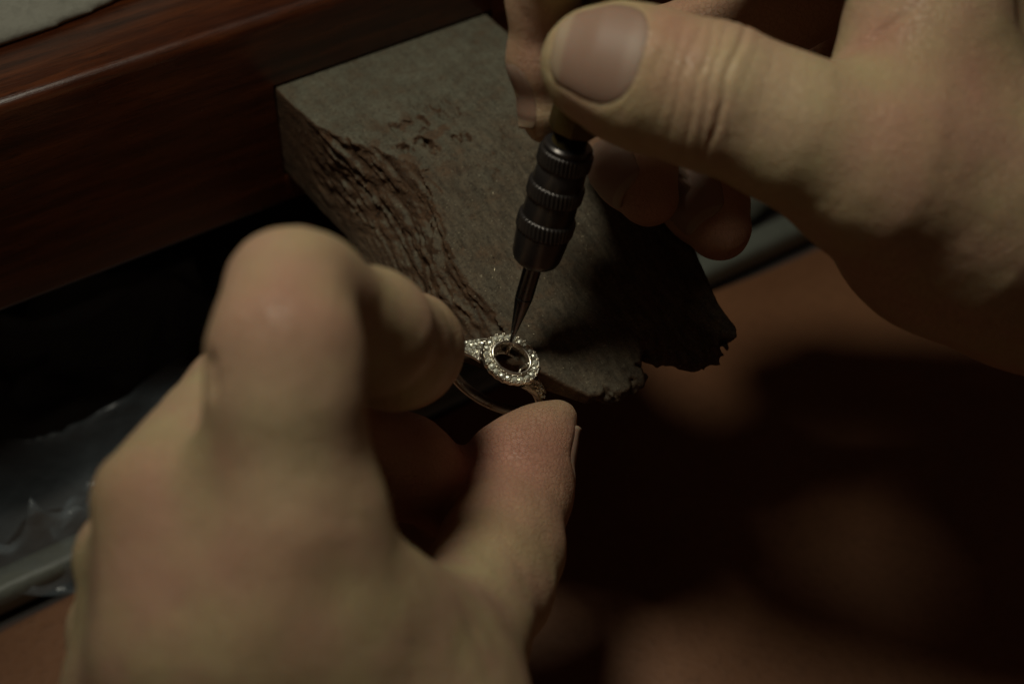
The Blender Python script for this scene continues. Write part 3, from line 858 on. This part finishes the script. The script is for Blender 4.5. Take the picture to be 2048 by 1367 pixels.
for k, p in enumerate(seam):
    d = Vector((p[0], p[1]*2, 0)).normalized(); p = Vector(p)
    w = 0.9+0.25*math.sin(k*1.7)
    sv += [p-d*3+Vector((0, 0, 0.9)), p+d*w+Vector((0, 0, 0.45)), p+d*w+Vector((0, 0, -0.4)), p-d*3+Vector((0, 0, -0.9))]
n = len(seam)
for k in range(n):
    k2 = (k+1) % n
    for j in range(4): sf.append((k*4+j, k2*4+j, k2*4+(j+1) % 4, k*4+(j+1) % 4))
put('seam_flange', pymesh('seam_flange', sv, sf), PALE, pouch)
for k in range(4500):
    a = rnd.uniform(math.pi*1.2, math.pi*1.9)
    p = Vector(((PA-8.2)*math.cos(a), (PB-8.0)*math.sin(a), 14.3+rnd.uniform(-1.2, 0.9)))
    d = Vector((math.cos(a)+rnd.uniform(-1, 1), math.sin(a)+rnd.uniform(-1, 1), rnd.uniform(-1.2, .5))).normalized()
    t = d.orthogonal().normalized()*0.022; i = len(fz); L = rnd.uniform(0.5, 1.8)
    b = Vector((rnd.uniform(-.5, .5), rnd.uniform(-.5, .5), rnd.uniform(-.5, .5)))
    fz += [p-t, p+t, p+d*L*0.5+b*0.5+t, p+d*L*0.5+b*0.5-t, p+d*L+b*1.6]
    fzf += [(i, i+1, i+2, i+3), (i+3, i+2, i+4)]
o = put('fuzz', pymesh('fuzz', fz, fzf), PALE, pouch); o['kind'] = 'stuff'

# ------------------------------------------------------------------ things on the shelf below the bench, out of focus
def crumple(name, c, size, seed, mat, label, cat, h=1.6, amp=0.5):
    c = np.array(c, float); size = np.array(size, float)
    def f(p):
        d = (p-c)/size; r = np.sqrt((d*d).sum(1))
        n = 1-np.abs(fbm(p*0.05, 3, seed))*1.4
        return (r-1+amp*(n-0.5))*size.min()
    v, q = surface_nets(f, c-size*1.7, c+size*1.7, h)
    o = put(name, mesh_np(name, (v-c)*S, q), mat, None, c)
    tag(o, label, cat); return o
def film(name, x0, x1, y0, y1, zf, mat, origin, label, nx=150, ny=110):
    # thin crinkled sheet, 0.12 mm thick
    X, Y = np.meshgrid(np.linspace(x0, x1, nx), np.linspace(y0, y1, ny), indexing='ij')
    fl = np.stack([X.ravel(), Y.ravel(), 0*X.ravel()], 1)
    Z = zf(fl).reshape(nx, ny)
    top = np.stack([X, Y, Z], -1).reshape(-1, 3); V = np.concatenate([top, top-[0, 0, 0.12]])
    i = np.arange(nx*ny).reshape(nx, ny)
    q = np.stack([i[:-1, :-1], i[1:, :-1], i[1:, 1:], i[:-1, 1:]], -1).reshape(-1, 4)
    return tag(put(name, mesh_np(name, (V-origin)*S, np.concatenate([q, q[:, ::-1]+nx*ny])), mat, None, origin), label, 'plastic bag')
FOLD = np.array([onz(u, v, ZL+24) for u, v in ((-120, 978), (-40, 980), (50, 990), (150, 1012))])
def crinkle(p):
    a = fbm(np.stack([p[:, 0]*0.030+p[:, 1]*0.02, p[:, 1]*0.055, p[:, 2]], 1), 2, 91)
    b = fbm(np.stack([p[:, 0]*0.06-p[:, 1]*0.07, p[:, 1]*0.03, p[:, 2]+9], 1), 2, 95)
    yr = np.interp(p[:, 0], FOLD[:, 0], FOLD[:, 1]); fold = 9*np.exp(-np.abs(p[:, 1]-yr)/2.5)*sst(-62, -72, p[:, 0])
    return ZL+7+fold+11*(1-np.abs(a)*1.5)+4*(1-np.abs(b)*1.5)-9*sst(78, 54, p[:, 1])
film('plastic_bag', -150, -18, 55, 135, crinkle, PLASTIC, np.array([-85.0, 95.0, ZL]), 'crinkled clear plastic bag on the shelf left of the left hand')
c = onz(1480, 400, ZL+12)
crumple('grey_cloth', c+np.array([0, 14, -6]), (30, 14, 9), 72, GREYM, 'crumpled grey cloth on the shelf behind the right fingertips', 'cloth', 2.0, 0.35)
